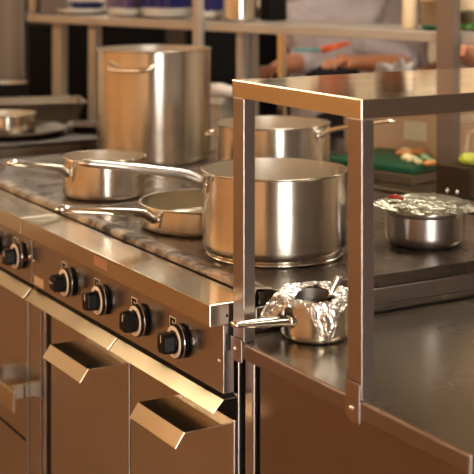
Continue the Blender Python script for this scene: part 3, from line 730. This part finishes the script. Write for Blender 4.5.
def person(label, pos, yaw, armR, armL, lean, jacket=None, cap=True):
    """local frame: +y is the way the person faces, +x the person's left... arms given as (elbow, wrist) local points"""
    t = thing('person', label, 'person', tuple(pos)); t.rotation_euler = (0, 0, yaw)
    V = Vector
    hip = V((0, 0, .95)); ch_ = V((0, lean*.6, 1.22)); sh = V((0, lean, 1.42)); nk = V((0, lean*1.15+.01, 1.51)); hd1 = V((0, lean*1.3+.03, 1.60)); hd2 = V((0, lean*1.3+.04, 1.69)); hd3 = V((0, lean*1.3+.03, 1.77))
    v = [(hip, (.15, .11)), (hip+V((0, .01+lean*.25, .12)), (.14, .105)), (ch_, (.16, .115)), (sh, (.13, .09)), (nk, .055), (hd1, (.065, .08)), (hd2, (.078, .098)), (hd3, (.06, .075))]
    e = [(i, i+1) for i in range(7)]
    def limb(start, pts):
        j = start
        for p, r in pts: v.append((V(p), r)); e.append((j, len(v)-1)); j = len(v)-1
        return j
    fing = []
    for sx, (el, wr) in ((1, armL), (-1, armR)):
        el, wr = V(el), V(wr)
        d = (wr-el).normalized(); pc = wr+d*.05
        limb(3, [(sh+V((sx*.17, 0, -.01)), .062), (sh.lerp(el, .5)+V((sx*.10, 0, -.02)), .05), (el, .043), (el.lerp(wr, .35), .044), (el.lerp(wr, .75), .033), (wr, (.028, .024)), (pc, (.038, .018)), (wr+d*.085, (.036, .015))])
        side = d.cross(V((0, 0, 1))).normalized(); dn = V((0, 0, -1))
        for k, ln in enumerate((.075, .085, .08, .062)):
            o0 = wr+d*.06+side*((k-1.5)*.019)
            fing.append(dict(v=[(o0, .010), (o0+d*(.03+ln*.35), .0092), (o0+d*(.03+ln*.7)+dn*.012, .0085), (o0+d*(.03+ln*.95)+dn*.032, .007)], e=[(0, 1), (1, 2), (2, 3)]))
        ts = -sx*-1
        o0 = wr+d*.02+side*(-sx*.0)+dn*.004; th = -side if (side.x*sx) > 0 else side
        fing.append(dict(v=[(o0, .013), (o0+th*.035+d*.025, .011), (o0+th*.048+d*.055+dn*.006, .010), (o0+th*.05+d*.08+dn*.012, .008)], e=[(0, 1), (1, 2), (2, 3)]))
    for sx in (1, -1):
        limb(0, [((sx*.10, 0, .86), .085), ((sx*.11, .01, .50), .06), ((sx*.115, -.01, .28), .055), ((sx*.12, -.02, .09), .038), ((sx*.13, .06, .045), (.045, .035)), ((sx*.13, .14, .03), (.045, .025))])
    skin_obj('body', [dict(v=v, e=e)]+fing, SKIN, t, pos)
    # jacket over torso and upper sleeves
    jv = [(hip+V((0, 0, -.10)), (.175, .135)), (hip, (.172, .135)), (hip+V((0, .01+lean*.25, .12)), (.165, .13)), (ch_, (.185, .138)), (sh+V((0, .004, .005)), (.172, .135)), (nk+V((0, 0, -.02)), (.085, .088))]
    je = [(i, i+1) for i in range(5)]
    for sx, (el, wr) in ((1, armL), (-1, armR)):
        el, wr = V(el), V(wr); j = 4
        for p, r in ((sh+V((sx*.17, 0, -.005)), .083), (sh.lerp(el, .5)+V((sx*.10, 0, -.02)), .073), (el, .066), (el.lerp(wr, .22), .056)):
            jv.append((V(p), r)); je.append((j, len(jv)-1)); j = len(jv)-1
    skin_obj('jacket', [dict(v=jv, e=je, root=1)], jacket or JACK, t, pos)
    skin_obj('apron', [dict(v=[((0, .03, .62), (.15, .14)), ((0, .02, .85), (.178, .15)), (hip+V((0, .015, .02)), (.178, .148)), (hip+V((0, .025+lean*.25, .14)), (.172, .142)), (ch_+V((0, .02, .0)), (.15, .142))], e=[(0, 1), (1, 2), (2, 3), (3, 4)])], APRON, t, pos)
    tv = [(hip+V((0, 0, -.02)), (.158, .12))]; te = []
    for sx in (1, -1):
        j = 0
        for p, r in (((sx*.10, 0, .82), .10), ((sx*.11, .01, .50), .078), ((sx*.115, -.01, .28), .07), ((sx*.12, -.02, .10), .062)):
            tv.append((V(p), r)); te.append((j, len(tv)-1)); j = len(tv)-1
    skin_obj('trousers', [dict(v=tv, e=te)], TROU, t, pos)
    # face
    hc = hd2; fm = MB(); base = ROOT[t.name]
    def add(nm, mb, m):
        me = bpy.data.meshes.new(nm); me.from_pydata([tuple(q) for q in mb.v], [], mb.f); me.polygons.foreach_set('use_smooth', mb.sm)
        o = bpy.data.objects.new(nm, me); COL.objects.link(o); me.materials.append(m); o.parent = t; return o
    def ball(c_, rx, ry, rz): 
        pr = [(math.sin(PI*k/10), -math.cos(PI*k/10)) for k in range(11)]
        return MB().lathe(pr, 20, Matrix.Translation(c_) @ Matrix.Diagonal((rx, ry, rz, 1)))
    for sx in (-1, 1):
        add('eye', ball(hc+V((sx*.031, .083, -.01)), .013, .010, .009), WHITE); add('ear', ball(hc+V((sx*.079, 0, -.02)), .012, .02, .03), SKIN)
    add('nose', ball(hc+V((0, .098, -.035)), .014, .018, .022), SKIN); add('mouth', ball(hc+V((0, .088, -.072)), .024, .008, .006), ORAN)
    hr = ball(hc+V((0, -.015, .04)), .088, .105, .085); add('hair', hr, HAIR)
    return t
# cook in the middle: faces the camera (towards -x side)
def local(tpos, yaw, P):  # world point -> person local
    return Matrix.Rotation(-yaw, 4, 'Z') @ (Vector(P)-Vector(tpos))
pp = at(330, 5.45); yaw = math.atan2(-FW.y, -FW.x)-PI/2
def wp(u, v, d): p = at(u, d); return Vector((p.x, p.y, zof(v, d)))
pp3 = at(392, 6.02); WJ = mat('white_jacket', (.85, .80, .82), .85, bump=.05, bscale=7, var=.15, vscale=6)
person('cook in a white jacket standing behind the cook whose hands work below the shelf', pp3, yaw, ((-.27, .12, 1.12), (-.12, .30, 1.08)), ((.27, .12, 1.12), (.12, .30, 1.08)), .05, WJ)
# person's left hand is on image right
person('cook in a pale grey jacket leaning over the back table, hands working below the shelf', pp, yaw,
       (local(pp, yaw, wp(300, 62, 5.32)), local(pp, yaw, wp(277, 67, 5.05))),
       (local(pp, yaw, wp(412, 66, 5.30)), local(pp, yaw, wp(352, 62, 4.98))), .12)
pp2 = at(505, 4.95)
person('cook in a pale jacket at the right edge behind the shelf', pp2, yaw,
       (local(pp2, yaw, wp(478, 60, 4.85)), local(pp2, yaw, wp(463, 52, 4.6))),
       (local(pp2, yaw, wp(560, 60, 4.85)), local(pp2, yaw, wp(520, 62, 4.6))), .08)
a, b, c_ = wp(294, 50, 4.93), wp(321, 50, 4.93), wp(350, 43, 4.93)
t = thing('spatula', 'teal spatula with an orange-red handle held by the cook', 'utensil', tuple(b))
obj('blade', MB().tube([a, (a+b)/2, b], [(.009, .006), (.009, .007), (.008, .006)], 12), TEAL, t)
obj('handle', MB().tube([b, (b+c_)/2, c_], [(.014, .014), (.015, .012), (.006, .006)], 12), ORAN, t)
